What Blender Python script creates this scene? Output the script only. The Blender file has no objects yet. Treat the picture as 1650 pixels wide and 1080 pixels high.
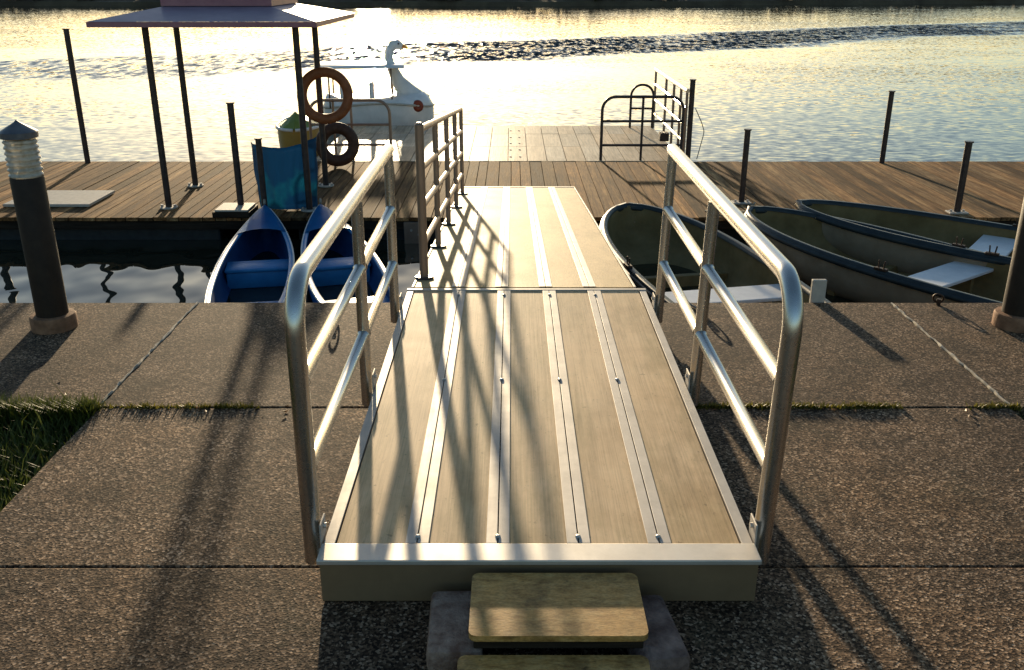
import bpy, bmesh, math, random
from mathutils import Vector, Matrix
R = math.radians
S = bpy.context.scene
COL = S.collection
random.seed(7)

# ------------------------------------------------------------------ camera, sky, sun, exposure
cd = bpy.data.cameras.new('camera'); cam = bpy.data.objects.new('camera', cd); COL.objects.link(cam)
cam.location = (0, 0, 1.7); cam.rotation_euler = (R(90 - 21.1), 0, 0)
cd.sensor_width = 36; cd.lens = 36 * 1500 / 1650; cd.clip_end = 2000; cd.clip_start = .05
S.camera = cam
SUN_EL, SUN_AZ = 8.0, -8.0          # azimuth measured from +Y towards +X
W = bpy.data.worlds.new('World'); S.world = W; W.use_nodes = True
wn = W.node_tree.nodes; sky = wn.new('ShaderNodeTexSky'); sky.sky_type = 'NISHITA'; sky.sun_disc = False
sky.sun_elevation = R(SUN_EL); sky.sun_rotation = R(SUN_AZ)
sky.air_density = 1.0; sky.dust_density = .75; sky.ozone_density = 2.6
tint = wn.new('ShaderNodeMix'); tint.data_type = 'RGBA'; tint.blend_type = 'MULTIPLY'; tint.inputs[0].default_value = 1; tint.inputs[7].default_value = (1, .94, .85, 1)
W.node_tree.links.new(sky.outputs[0], tint.inputs[6]); W.node_tree.links.new(tint.outputs[2], wn['Background'].inputs[0]); wn['Background'].inputs[1].default_value = .12
sl = bpy.data.lights.new('sun', 'SUN'); sun = bpy.data.objects.new('sun', sl); COL.objects.link(sun)
sl.energy = 5.0; sl.angle = R(.85); sl.color = (1.0, .80, .52)
sv = Vector((math.sin(R(SUN_AZ)) * math.cos(R(SUN_EL)), math.cos(R(SUN_AZ)) * math.cos(R(SUN_EL)), math.sin(R(SUN_EL))))
sun.rotation_euler = sv.to_track_quat('Z', 'Y').to_euler(); sun.location = (0, 0, 20)
S.view_settings.view_transform = 'Standard'; S.view_settings.look = 'None'
S.view_settings.exposure = .82; S.view_settings.gamma = 1
S.cycles.max_bounces = 8; S.cycles.sample_clamp_indirect = 6

# ------------------------------------------------------------------ material helpers
class NT:
    def __init__(s, name):
        s.m = bpy.data.materials.new(name); s.m.use_nodes = True
        s.n = s.m.node_tree.nodes; s.l = s.m.node_tree.links; s.b = s.n['Principled BSDF']
        s.pos = s.n.new('ShaderNodeNewGeometry')
    def node(s, t, **k):
        x = s.n.new(t)
        for a, b in k.items(): setattr(x, a, b)
        return x
    def put(s, sock, v):
        if v is None: return
        if isinstance(v, bpy.types.NodeSocket): s.l.new(v, sock)
        else:
            if isinstance(v, tuple) and len(v) == 3 and sock.type == 'RGBA': v = v + (1,)
            sock.default_value = v
    def mp(s, scale=(1, 1, 1), rot=(0, 0, 0), loc=(0, 0, 0), obj=False):
        src = s.node('ShaderNodeTexCoord').outputs['Object'] if obj else s.pos.outputs['Position']
        m = s.node('ShaderNodeMapping'); s.l.new(src, m.inputs[0])
        m.inputs['Scale'].default_value = scale; m.inputs['Rotation'].default_value = rot; m.inputs['Location'].default_value = loc
        return m.outputs[0]
    def noise(s, vec, scale, detail=2, rough=.5, col=False):
        x = s.node('ShaderNodeTexNoise'); s.l.new(vec, x.inputs['Vector'])
        x.inputs['Scale'].default_value = scale; x.inputs['Detail'].default_value = detail; x.inputs['Roughness'].default_value = rough
        return x.outputs['Color' if col else 'Fac']
    def voro(s, vec, scale, out='Color'):
        x = s.node('ShaderNodeTexVoronoi'); s.l.new(vec, x.inputs['Vector']); x.inputs['Scale'].default_value = scale
        return x.outputs[out]
    def ramp(s, fac, stops):
        x = s.node('ShaderNodeValToRGB'); s.l.new(fac, x.inputs[0]); e = x.color_ramp.elements
        while len(e) < len(stops): e.new(.5)
        for i, (p, c) in enumerate(stops):
            e[i].position = p; e[i].color = (c, c, c, 1) if isinstance(c, (int, float)) else tuple(c) + (1,)
        return x.outputs[0]
    def mix(s, f, a, b, mode='MIX'):
        x = s.node('ShaderNodeMix', data_type='RGBA', blend_type=mode)
        s.put(x.inputs[0], f); s.put(x.inputs[6], a); s.put(x.inputs[7], b); return x.outputs[2]
    def math(s, op, a, b=None, c=None):
        x = s.node('ShaderNodeMath', operation=op)
        for i, v in enumerate((a, b, c)):
            if v is not None: s.put(x.inputs[i], v)
        return x.outputs[0]
    def vmath(s, op, a, b=None):
        x = s.node('ShaderNodeVectorMath', operation=op)
        s.put(x.inputs[0], a)
        if b is not None: s.put(x.inputs[1], b)
        return x.outputs[0]
    def bump(s, h, dist, strength=1.0):
        x = s.node('ShaderNodeBump'); s.l.new(h, x.inputs['Height']); x.inputs['Distance'].default_value = dist
        x.inputs['Strength'].default_value = strength; s.l.new(x.outputs[0], s.b.inputs['Normal']); return x
    def fin(s, base=None, rough=.5, metal=0, spec=None):
        if spec is None and not metal: spec = .3
        s.put(s.b.inputs['Base Color'], base); s.put(s.b.inputs['Roughness'], rough); s.put(s.b.inputs['Metallic'], metal)
        if spec is not None: s.b.inputs['Specular IOR Level'].default_value = spec
        return s.m

def simple(name, a, b, rough=.5, metal=0, scale=9, bumpd=0, r2=None, stretch=(1, 1, 1)):
    t = NT(name); v = t.mp(scale=stretch); n = t.noise(v, scale, 6, .6)
    col = t.mix(t.ramp(n, [(.35, 0), (.7, 1)]), a, b)
    rr = rough if r2 is None else t.math('MULTIPLY_ADD', t.noise(v, scale * 2.3, 4), r2 - rough, rough)
    if bumpd: t.bump(t.noise(v, scale * 6, 4), bumpd)
    return t.fin(col, rr, metal)

# pavement: washed aggregate concrete
def mk_pave():
    t = NT('aggregate_concrete'); v = t.mp()
    cell = t.voro(v, 145); 
    sp = t.node('ShaderNodeSeparateColor'); t.l.new(cell, sp.inputs[0])
    stones = t.ramp(sp.outputs[0], [(0, (.016, .009, .005)), (.28, (.060, .036, .021)), (.56, (.165, .105, .062)), (.84, (.32, .21, .13)), (1, (.68, .50, .35))])
    big = t.ramp(t.noise(v, 1.1, 5, .62), [(.33, (.44, .40, .37)), (.5, (.74, .71, .67)), (.68, (1.05, .93, .78))])
    patch = t.ramp(t.noise(v, 4.7, 5, .7), [(.36, .66), (.55, 1.0), (.75, 1.12)])
    c = t.mix(1.0, stones, big, 'MULTIPLY'); c = t.mix(1.0, c, patch, 'MULTIPLY')
    spots = t.ramp(t.noise(v, 22, 3, .6), [(.30, .62), (.42, 1.0)])
    c = t.mix(.8, c, spots, 'MULTIPLY')
    moss = t.ramp(t.noise(t.mp(loc=(5, 3, 0)), 2.6, 6, .7), [(.58, 0), (.74, .45)])
    c = t.mix(moss, c, (.05, .055, .03))
    wv = t.vmath('ADD', v, t.noise(v, 2.5, 5, .65, col=True))
    ve = t.node('ShaderNodeTexVoronoi', feature='DISTANCE_TO_EDGE'); t.l.new(wv, ve.inputs['Vector']); ve.inputs['Scale'].default_value = .55
    crk = t.ramp(ve.outputs[0], [(.0, .35), (.004, 1.0)]); msk = t.ramp(t.noise(t.mp(loc=(9, 2, 0)), .8, 2), [(.48, 0), (.56, .9)])
    c = t.mix(msk, c, t.mix(1.0, c, crk, 'MULTIPLY'))
    st2 = t.ramp(t.noise(t.mp(loc=(3, 7, 0)), 2.0, 7, .72), [(.40, (.55, .55, .52)), (.50, (1, 1, 1))]); c = t.mix(.75, c, st2, 'MULTIPLY')
    isl = t.ramp(t.pos.outputs['Random Per Island'], [(0, .92), (1, 1.22)])
    c = t.mix(1.0, c, isl, 'MULTIPLY')
    h = t.math('ADD', t.voro(v, 145, 'Distance'), t.math('MULTIPLY', t.noise(v, 30, 3), 1.2))
    t.bump(h, .0011, .8)
    return t.fin(c, .85, 0, .2)
M = {}
M['pave'] = mk_pave()

def mk_wood(name, cols, rough, rnd=(.55, 1.35), gs=22, alongx=False, bd=.0012, scuff=None):
    t = NT(name)
    r = t.pos.outputs['Random Per Island']
    off = t.node('ShaderNodeCombineXYZ'); t.l.new(t.math('MULTIPLY', r, 37), off.inputs[0]); t.l.new(t.math('MULTIPLY', r, 91), off.inputs[2])
    off.inputs[1].default_value = 0; t.l.new(t.math('MULTIPLY', r, 53), off.inputs[1])
    v = t.vmath('ADD', t.mp(scale=(.06, 1, 1) if alongx else (1, .06, 1)), off.outputs[0])
    g = t.noise(v, gs, 8, .68); g2 = t.noise(v, gs * 4.5, 4, .6)
    c = t.ramp(g, [(.30, cols[0]), (.5, cols[1]), (.70, cols[2])])
    c = t.mix(.55, c, t.ramp(g2, [(.35, .45), (.6, 1.15)]), 'MULTIPLY')
    c = t.mix(1.0, c, t.ramp(r, [(0, rnd[0]), (1, rnd[1])]), 'MULTIPLY')
    hue = t.ramp(t.math('FRACT', t.math('MULTIPLY', r, 7.31)), [(0, (1.08, .98, .86)), (.5, (1, 1, 1)), (1, (.92, 1.0, 1.08))])
    c = t.mix(1.0, c, hue, 'MULTIPLY')
    st = t.ramp(t.noise(t.mp(), 1.7, 6, .7), [(.35, .62), (.6, 1.05)])
    c = t.mix(.8, c, st, 'MULTIPLY')
    t.bump(t.math('ADD', g, g2), bd)
    return t.fin(c, t.math('MULTIPLY_ADD', g, .25, rough), 0, .10)
M['deck'] = mk_wood('weathered_deck_wood', [(.035, .018, .007), (.235, .122, .048), (.52, .31, .135)], .75, (.42, 1.7), bd=.003)
M['fascia'] = mk_wood('dark_wet_wood', [(.012, .009, .006), (.035, .025, .017), (.06, .045, .03)], .5, alongx=True)
M['ply'] = mk_wood('worn_plywood', [(.25, .13, .04), (.42, .24, .085), (.54, .34, .14)], .5, (.85, 1.1), 16, alongx=True, bd=.0006)
def mk_ply():
    t = NT('worn_ochre_plywood'); v = t.mp()
    a = t.noise(t.mp(scale=(.35, 1, 1)), 60, 5, .7); b = t.noise(v, 9, 6, .7); f = t.noise(t.mp(scale=(.5, 1, 1)), 170, 3, .6)
    c = t.ramp(a, [(.32, (.30, .15, .035)), (.5, (.48, .27, .08)), (.68, (.58, .36, .13))])
    c = t.mix(.5, c, t.ramp(f, [(.36, .5), (.55, 1.1)]), 'MULTIPLY')
    c = t.mix(.9, c, t.ramp(b, [(.32, (.42, .42, .40)), (.5, (1, 1, 1)), (.7, (1.15, 1.08, .95))]), 'MULTIPLY')
    k = t.ramp(t.noise(v, 31, 2, .5), [(.24, .25), (.30, 1.0)]); c = t.mix(.8, c, k, 'MULTIPLY')
    t.bump(t.math('ADD', a, f), .0004); return t.fin(c, .6)
M['ply'] = mk_ply()
M['pier'] = mk_wood('pale_pier_boards', [(.34, .25, .16), (.52, .41, .28), (.62, .51, .37)], .38, (.8, 1.15), 10)

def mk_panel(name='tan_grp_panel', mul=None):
    t = NT(name); v = t.mp()
    ribs = t.noise(t.mp(scale=(1, .015, 1)), 190, 2, .5)
    big = t.noise(v, 3.1, 6, .65); st = t.noise(t.mp(scale=(3, .5, 1)), 4, 6, .7)
    c = t.ramp(big, [(.3, (.58, .385, .205)), (.55, (.74, .52, .30)), (.75, (.79, .58, .36))])
    c = t.mix(.35, c, t.ramp(ribs, [(.35, .55), (.6, 1.1)]), 'MULTIPLY')
    c = t.mix(.7, c, t.ramp(st, [(.28, .62), (.48, 1.0), (.72, 1.1)]), 'MULTIPLY')
    dk = t.ramp(t.noise(v, 34, 3, .6), [(.27, .35), (.33, 1.0)])
    c = t.mix(.6, c, dk, 'MULTIPLY')
    c = t.mix(1.0, c, t.ramp(t.pos.outputs['Random Per Island'], [(0, .92), (1, 1.06)]), 'MULTIPLY')
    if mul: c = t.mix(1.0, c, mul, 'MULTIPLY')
    sc = t.ramp(t.noise(t.mp(scale=(1, .35, 1), rot=(0, 0, .5)), 48, 5, .75), [(.60, 1.0), (.68, .62)])
    c = t.mix(.7, c, sc, 'MULTIPLY')
    grime = t.ramp(t.noise(t.mp(scale=(1.6, .4, 1)), 2.2, 7, .75), [(.40, (.70, .72, .66)), (.56, (1, 1, 1))])
    c = t.mix(.8, c, grime, 'MULTIPLY')
    t.bump(ribs, .0010, .6)
    return t.fin(c, t.math('MULTIPLY_ADD', big, .2, .56), 0, .14)
M['panel'] = mk_panel()
M['panel_far'] = mk_panel('sun_toned_grp_panel', (.70, .72, .66))  # same panel, darkened and yellowed in colour for how sun hits the slope

def mk_metal(name, col, rough, scale=(1, .05, 1), var=.12, dirt=.25, metal=1.0, bd=.0003):
    t = NT(name); v = t.mp(scale=scale)
    n = t.noise(v, 60, 5, .6); b = t.noise(t.mp(), 7, 6, .7)
    c = t.mix(t.ramp(b, [(.35, 0), (.8, dirt)]), col, tuple(x * .45 for x in col))
    r = t.math('MULTIPLY_ADD', n, var, rough - var * .3)
    r = t.math('MULTIPLY_ADD', b, .12, r)
    t.bump(n, bd, .5)
    return t.fin(c, r, metal)
M['alu'] = mk_metal('brushed_aluminium', (.52, .48, .43), .50, dirt=.6, metal=.35)
M['alu'].node_tree.nodes['Principled BSDF'].inputs['Specular IOR Level'].default_value = .25
M['lip'] = mk_metal('worn_bright_lip', (.62, .58, .52), .40, dirt=.5, metal=.6)
M['steel'] = mk_metal('stainless_tube', (.63, .60, .55), .19, (1, 1, 1), .10, .30, 1.0, .00015)
M['boxsteel'] = mk_metal('dull_aluminium_side', (.22, .145, .075), .65, (.05, 1, 1), .1, .4, .2)
M['galv'] = mk_metal('brown_galvanised_tube', (.34, .25, .19), .38, (1, 1, 1), .15, .5, .8)
M['darkpole'] = simple('dark_painted_steel', (.022, .020, .024), (.06, .045, .04), .4, .3, 20, .0005)
M['bolt'] = simple('bolt_steel', (.62, .59, .55), (.42, .39, .35), .38, .7, 60)
M['bollard'] = simple('dark_brown_bollard', (.018, .011, .007), (.032, .020, .012), .6, 0, 14, .0006)
M['bollcap'] = simple('grey_bollard_cap', (.09, .095, .11), (.16, .16, .17), .42, .3, 20)
M['terra'] = simple('stained_concrete_base', (.17, .085, .045), (.34, .18, .10), .8, 0, 16, .002)
t_ = NT('louvre_glass'); M['louvre'] = t_.fin(t_.mix(t_.ramp(t_.noise(t_.mp(), 30, 4), [(.4, 0), (.7, 1)]), (.78, .72, .60), (.50, .42, .30)), .25); t_.b.inputs['Transmission Weight'].default_value = .35
M['roof'] = simple('mauve_roof_sheet', (.23, .18, .24), (.30, .235, .30), .40, 0, 5, .0006, .5)
M['roofpink'] = simple('faded_pink_fascia', (.30, .13, .16), (.38, .18, .20), .4, 0, 8, .0006)
t_ = NT('blue_plastic'); vv = t_.mp()
M['tarp'] = t_.fin(t_.mix(t_.ramp(t_.noise(t_.mp(loc=(.3, 0, .1)), 3.0, 3), [(.52, 0), (.60, 1)]), (.016, .10, .20), (.02, .165, .24)), .38)  # teal patches are sunlight through the sheet, put into its colour
t_.b.inputs['Transmission Weight'].default_value = 0
M['canoe'] = simple('blue_canoe_shell', (.02, .19, .52), (.04, .28, .62), .32, 0, 6, .0004, .42)
M['canoein'] = simple('dark_blue_canoe_liner', (.012, .055, .17), (.022, .085, .24), .45, 0, 9, .0008, .6)
M['canoeseat'] = simple('light_blue_seat', (.025, .20, .46), (.04, .26, .55), .4, 0, 12)
M['white'] = simple('off_white_trim', (.62, .62, .60), (.74, .73, .70), .38, 0, 14)
M['boatrail'] = simple('dark_rubber_rail', (.014, .022, .026), (.030, .042, .045), .42, 0, 10, .0006)
M['boatin'] = simple('olive_beige_liner', (.15, .105, .038), (.25, .185, .08), .75, 0, 4, .0012, .7)
M['boatout'] = simple('beige_hull', (.26, .20, .13), (.36, .29, .20), .5, 0, 5, .0006)
M['bench'] = simple('pale_bench_plank', (.66, .66, .66), (.78, .78, .77), .36, 0, 8, .0005, stretch=(1, 1, 1))
M['swan'] = simple('white_swan_shell', (.68, .68, .66), (.80, .79, .77), .28, 0, 7)
M['swanred'] = simple('dull_red_boss', (.20, .035, .015), (.28, .05, .02), .4)
M['beak'] = simple('orange_beak', (.6, .22, .03), (.7, .28, .04), .4)
M['duck'] = simple('ochre_hull', (.30, .19, .04), (.38, .25, .06), .4, 0, 6)
M['duckgreen'] = simple('olive_green_deck', (.14, .20, .03), (.20, .27, .05), .4, 0, 6)
M['tyre'] = simple('rusty_brown_ring', (.20, .065, .022), (.30, .105, .04), .55, 0, 18, .002)
M['tyredark'] = simple('brown_black_ring', (.045, .022, .014), (.09, .045, .028), .6, 0, 18, .002)
M['plate'] = simple('pale_concrete_plate', (.42, .38, .32), (.55, .50, .42), .6, 0, 18, .0012)
M['stone'] = simple('purple_grey_stone', (.17, .095, .065), (.50, .36, .27), .8, 0, 17, .006)
M['stone_dark'] = simple('dark_grey_stone', (.10, .060, .048), (.30, .21, .17), .8, 0, 15, .006)
M['soil'] = simple('dark_soil', (.018, .013, .008), (.045, .033, .02), .9, 0, 25, .01)
M['quay'] = simple('wet_quay_concrete', (.05, .045, .035), (.11, .095, .07), .8, 0, 5, .006)
M['mortar'] = simple('pale_mortar', (.30, .26, .20), (.46, .42, .35), .85, 0, 40, .003)
M['rope'] = simple('grey_rope', (.25, .23, .19), (.35, .33, .28), .8)
M['bank'] = simple('far_bank_earth', (.07, .05, .03), (.13, .10, .06), .9, 0, .4, .05)
M['chain'] = simple('rusty_iron', (.035, .02, .013), (.09, .05, .03), .6, .5, 40, .001)
def leafmat(name, a, b, tr=.35):
    t = NT(name); r = t.pos.outputs['Random Per Island']
    c = t.ramp(r, [(0, a), (.7, b), (.92, b), (1, tuple(min(1, x * 1.5) for x in b))])
    t.b.inputs['Subsurface Weight'].default_value = 0
    tl = t.node('ShaderNodeBsdfTranslucent'); t.l.new(c, tl.inputs[0])
    mx = t.node('ShaderNodeMixShader'); mx.inputs[0].default_value = tr
    t.l.new(t.b.outputs[0], mx.inputs[1]); t.l.new(tl.outputs[0], mx.inputs[2])
    t.l.new(mx.outputs[0], t.n['Material Output'].inputs[0])
    return t.fin(c, .5)
M['grass'] = leafmat('grass_blades', (.030, .050, .008), (.11, .125, .022))
M['moss'] = leafmat('moss_tufts', (.055, .060, .010), (.20, .17, .03))
M['deadleaf'] = leafmat('dry_leaf', (.14, .06, .02), (.30, .15, .05))
M['scrub'] = leafmat('far_scrub', (.02, .018, .008), (.07, .06, .022), .2)

def mk_water():
    t = NT('lake_water')
    p = t.node('ShaderNodeSeparateXYZ'); t.l.new(t.pos.outputs['Position'], p.inputs[0])
    X, Y = p.outputs[0], p.outputs[1]
    def slope(vec, sc, det, amp, rough=.5):
        n = t.noise(vec, sc, det, rough, col=True)
        n = t.vmath('SUBTRACT', n, (.5, .5, .5))
        sc_ = t.node('ShaderNodeVectorMath', operation='SCALE'); t.l.new(n, sc_.inputs[0]); t.put(sc_.inputs['Scale'], amp)
        return sc_.outputs[0]
    # cat's-paw of steeper ripples lying obliquely across the lake
    cx = t.math('MULTIPLY_ADD', X, .60, 33.8)
    wob = t.math('MULTIPLY_ADD', t.noise(t.mp(scale=(.5, 1, 1)), .16, 4, .6), 6, -3.0)
    dd = t.math('ABSOLUTE', t.math('SUBTRACT', t.math('ADD', Y, wob), cx))
    mr = t.node('ShaderNodeMapRange', interpolation_type='SMOOTHSTEP'); t.l.new(dd, mr.inputs[0])
    mr.inputs[1].default_value = 5.2; mr.inputs[2].default_value = 2.6; mr.inputs[3].default_value = 0; mr.inputs[4].default_value = 1
    pat = t.ramp(t.noise(t.mp(scale=(.6, 1, 1)), .35, 3, .6), [(.34, .25), (.50, 1)])
    band = t.math('MULTIPLY', mr.outputs[0], pat)
    fx_ = t.node('ShaderNodeMapRange', interpolation_type='SMOOTHSTEP'); t.l.new(X, fx_.inputs[0])
    fx_.inputs[1].default_value = -8; fx_.inputs[2].default_value = -2; fx_.inputs[3].default_value = .22; fx_.inputs[4].default_value = 1.15
    band = t.math('MULTIPLY', band, fx_.outputs[0])
    # lake strength: sheltered between quay and dock, rippled beyond
    lm = t.node('ShaderNodeMapRange', interpolation_type='SMOOTHSTEP'); t.l.new(Y, lm.inputs[0])
    lm.inputs[1].default_value = 9.0; lm.inputs[2].default_value = 15; lm.inputs[3].default_value = 0; lm.inputs[4].default_value = 1
    lake = lm.outputs[0]
    patch = t.ramp(t.noise(t.mp(scale=(.35, 1, 1)), .22, 4, .6), [(.35, .35), (.62, 1.15)])
    fine = slope(t.mp(scale=(.6, 1.0, 1), rot=(0, 0, R(-24))), 9.5, 3, t.math('MULTIPLY', t.math('MULTIPLY', lake, patch), .33))
    mid = slope(t.mp(scale=(.5, 1.0, 1), rot=(0, 0, R(18))), 2.3, 2, t.math('MULTIPLY_ADD', lake, .06, .0))
    bnd = slope(t.mp(scale=(1, .3, 1)), 3.6, 4, t.math('MULTIPLY', band, 3.6), .65)
    canal = slope(t.mp(scale=(.9, .75, 1), rot=(0, 0, R(-20))), 3.6, 1, t.math('MULTIPLY_ADD', lake, -.16, .16), .4)
    a = t.vmath('ADD', fine, mid); a = t.vmath('ADD', a, bnd); a = t.vmath('ADD', a, canal)
    tilt = t.node('ShaderNodeCombineXYZ'); t.l.new(t.math('MULTIPLY', band, -.30), tilt.inputs[1]); a = t.vmath('ADD', a, tilt.outputs[0])
    a = t.vmath('MULTIPLY', a, (1, 1, 0)); a = t.vmath('ADD', a, (0, 0, 1))
    nn = t.vmath('NORMALIZE', a); t.l.new(nn, t.b.inputs['Normal'])
    t.b.inputs['IOR'].default_value = 1.35
    return t.fin((.022, .024, .016), t.math('MULTIPLY_ADD', lake, .03, .015), 0, .5)
M['water'] = mk_water()

# ------------------------------------------------------------------ mesh helpers
def link(name, bm, mat, parent=None, smooth=False, loc=None):
    me = bpy.data.meshes.new(name); bmesh.ops.recalc_face_normals(bm, faces=bm.faces) ; bm.to_mesh(me); bm.free()
    o = bpy.data.objects.new(name, me); COL.objects.link(o)
    for m in (mat if isinstance(mat, (list, tuple)) else [mat]): me.materials.append(m)
    if smooth:
        for p in me.polygons: p.use_smooth = True
        if smooth == 'auto':
            try: me.set_sharp_from_angle(angle=R(35))
            except Exception: pass
    if parent is not None:
        o.parent = parent; o.matrix_parent_inverse = Matrix.Translation(-Vector(parent['_w'])) if '_w' in parent else parent.matrix_world.inverted()
    return o
def thing(name, label, cat, loc=(0, 0, 0), group=None, rot=0.0):
    o = bpy.data.objects.new(name, None); COL.objects.link(o); o.location = loc; o.rotation_euler = (0, 0, rot)
    o.empty_display_size = .2
    o['label'] = label; o['category'] = cat
    if group: o['group'] = group
    return o
def part(name, bm, mat, parent, smooth=False, label=None):
    """child whose mesh is written in the parent's local frame"""
    o = link(name, bm, mat, None, smooth); o.parent = parent
    if label: o['label'] = label
    return o
def tag(o, label, cat, group=None):
    o['label'] = label; o['category'] = cat
    if group: o['group'] = group
    return o
def struct(name, bm, mat, kind='structure'):
    o = link(name, bm, mat); o['kind'] = kind; return o
def box(bm, x0, x1, y0, y1, z0, z1, bev=0, rot=0, mi=0):
    r = bmesh.ops.create_cube(bm, size=1); vs = r['verts']
    bmesh.ops.scale(bm, vec=(x1 - x0, y1 - y0, z1 - z0), verts=vs)
    if rot: bmesh.ops.rotate(bm, cent=(0, 0, 0), matrix=Matrix.Rotation(rot, 3, 'Z'), verts=vs)
    bmesh.ops.translate(bm, vec=((x0 + x1) / 2, (y0 + y1) / 2, (z0 + z1) / 2), verts=vs)
    fs = set(f for v in vs for f in v.link_faces)
    for f in fs: f.material_index = mi
    if bev:
        es = list(set(e for v in vs for e in v.link_edges))
        bmesh.ops.bevel(bm, geom=es, offset=bev, segments=2, affect='EDGES', profile=.5)
    return vs
def tube(bm, pts, r, n=14, closed=False, cap=True):
    pts = [Vector(p) for p in pts]; N = len(pts); rings = []
    T = []
    for i in range(N):
        a = pts[(i - 1) % N] if (closed or i > 0) else pts[0]; b = pts[(i + 1) % N] if (closed or i < N - 1) else pts[-1]
        T.append((b - a).normalized())
    up = Vector((0, 0, 1)) if abs(T[0].z) < .9 else Vector((1, 0, 0))
    U = (up - T[0] * up.dot(T[0])).normalized()
    for i in range(N):
        U = (U - T[i] * U.dot(T[i])).normalized(); V = T[i].cross(U)
        rr = r[i] if isinstance(r, (list, tuple)) else r
        rings.append([bm.verts.new(pts[i] + (U * math.cos(2 * math.pi * k / n) + V * math.sin(2 * math.pi * k / n)) * rr) for k in range(n)])
    for i in range(N if closed else N - 1):
        A, B = rings[i], rings[(i + 1) % N]
        for k in range(n): bm.faces.new((A[k], A[(k + 1) % n], B[(k + 1) % n], B[k]))
    if cap and not closed:
        bm.faces.new(rings[0][::-1]); bm.faces.new(rings[-1])
def fillet(pts, rad, seg=7):
    pts = [Vector(p) for p in pts]; out = [pts[0]]
    for i in range(1, len(pts) - 1):
        a, b, c = pts[i - 1], pts[i], pts[i + 1]
        u, v = (a - b).normalized(), (c - b).normalized(); th = u.angle(v); d = min(rad / math.tan(th / 2), (a - b).length * .49, (c - b).length * .49)
        p, q = b + u * d, b + v * d; rr = d * math.tan(th / 2)
        cen = b + (u + v).normalized() * (rr / math.sin(th / 2)); e0, e1 = p - cen, q - cen
        for k in range(seg + 1):
            f = k / seg; ang = e0.angle(e1)
            w = (math.sin((1 - f) * ang) * e0 + math.sin(f * ang) * e1) / math.sin(ang); out.append(cen + w)
    out.append(pts[-1]); return out
def cyl(bm, x, y, z0, z1, r, n=20, r2=None):
    tube(bm, [(x, y, z0), (x, y, z1)], [r, r if r2 is None else r2], n)
def lathe(bm, prof, n=28, c=(0, 0)):
    rings = [[bm.verts.new((c[0] + r * math.cos(2 * math.pi * k / n), c[1] + r * math.sin(2 * math.pi * k / n), z)) for k in range(n)] for r, z in prof]
    for A, B in zip(rings, rings[1:]):
        for k in range(n): bm.faces.new((A[k], A[(k + 1) % n], B[(k + 1) % n], B[k]))
    bm.faces.new(rings[0][::-1]); bm.faces.new(rings[-1])
def torus(bm, c, Rr, r, axis, n=40, m=14, squash=1.0):
    axis = Vector(axis).normalized(); q = axis.to_track_quat('Z', 'Y')
    pts = [Vector(c) + q @ Vector((Rr * math.cos(2 * math.pi * k / n), Rr * math.sin(2 * math.pi * k / n), 0)) for k in range(n)]
    tube(bm, pts, r, m, closed=True)

# ------------------------------------------------------------------ setting: ground, water, far bank
QUAY = 4.9; WZ = -.67; DZ = -.42; JL, JR = -1.75, 2.11
bm = bmesh.new()
box(bm, -90, 90, -90, QUAY - .01, -1.6, -.075)
struct('ground', bm, M['soil'])
bm = bmesh.new(); box(bm, -60, 60, QUAY - .01, QUAY + .002, -1.6, -.002); struct('quay_wall', bm, M['quay'])
# slabs
bm = bmesh.new()
rows = [(3.563, QUAY + .012), (2.425, 3.555), (1.16, 2.417), (-.2, 1.152), (-1.6, -.208), (-3, -1.608), (-9, -3.008), (-60, -9.008)]
cols = [-40, -13.3, -9.45, -5.6, JL, .18, JR, 6.0, 9.8, 13.6, 40]
for ri, (y0, y1) in enumerate(rows):
    for x0, x1 in zip(cols, cols[1:]):
        if ri in (1, 2) and (x1 <= JL + .01 or x0 >= JR - .01): continue
        g = .006 if ri else .004
        vs = box(bm, x0 + g, x1 - g, y0, y1, -.07, random.uniform(-.0015, .0015), .006)
# worn, uneven slab edge beside the grass
struct('pavement', bm, M['pave'])
bm = bmesh.new()
for x in (JL, JR):          # mortar bead in the joints of the back row
    pts = [(x + random.uniform(-.004, .004), 3.575 + i * .033, .0015 + random.uniform(-.001, .0008)) for i in range(41)]
    tube(bm, pts, [random.uniform(.004, .0085) for _ in pts], 6)
struct('pavement_mortar', bm, M['mortar'])

bm = bmesh.new()
for x0, x1, y0, y1 in ((-120, 120, QUAY - .3, 130),):
    vs = [bm.verts.new(p) for p in ((x0, y0, WZ), (x1, y0, WZ), (x1, y1, WZ), (x0, y1, WZ))]; bm.faces.new(vs)
struct('water', bm, M['water'])

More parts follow.
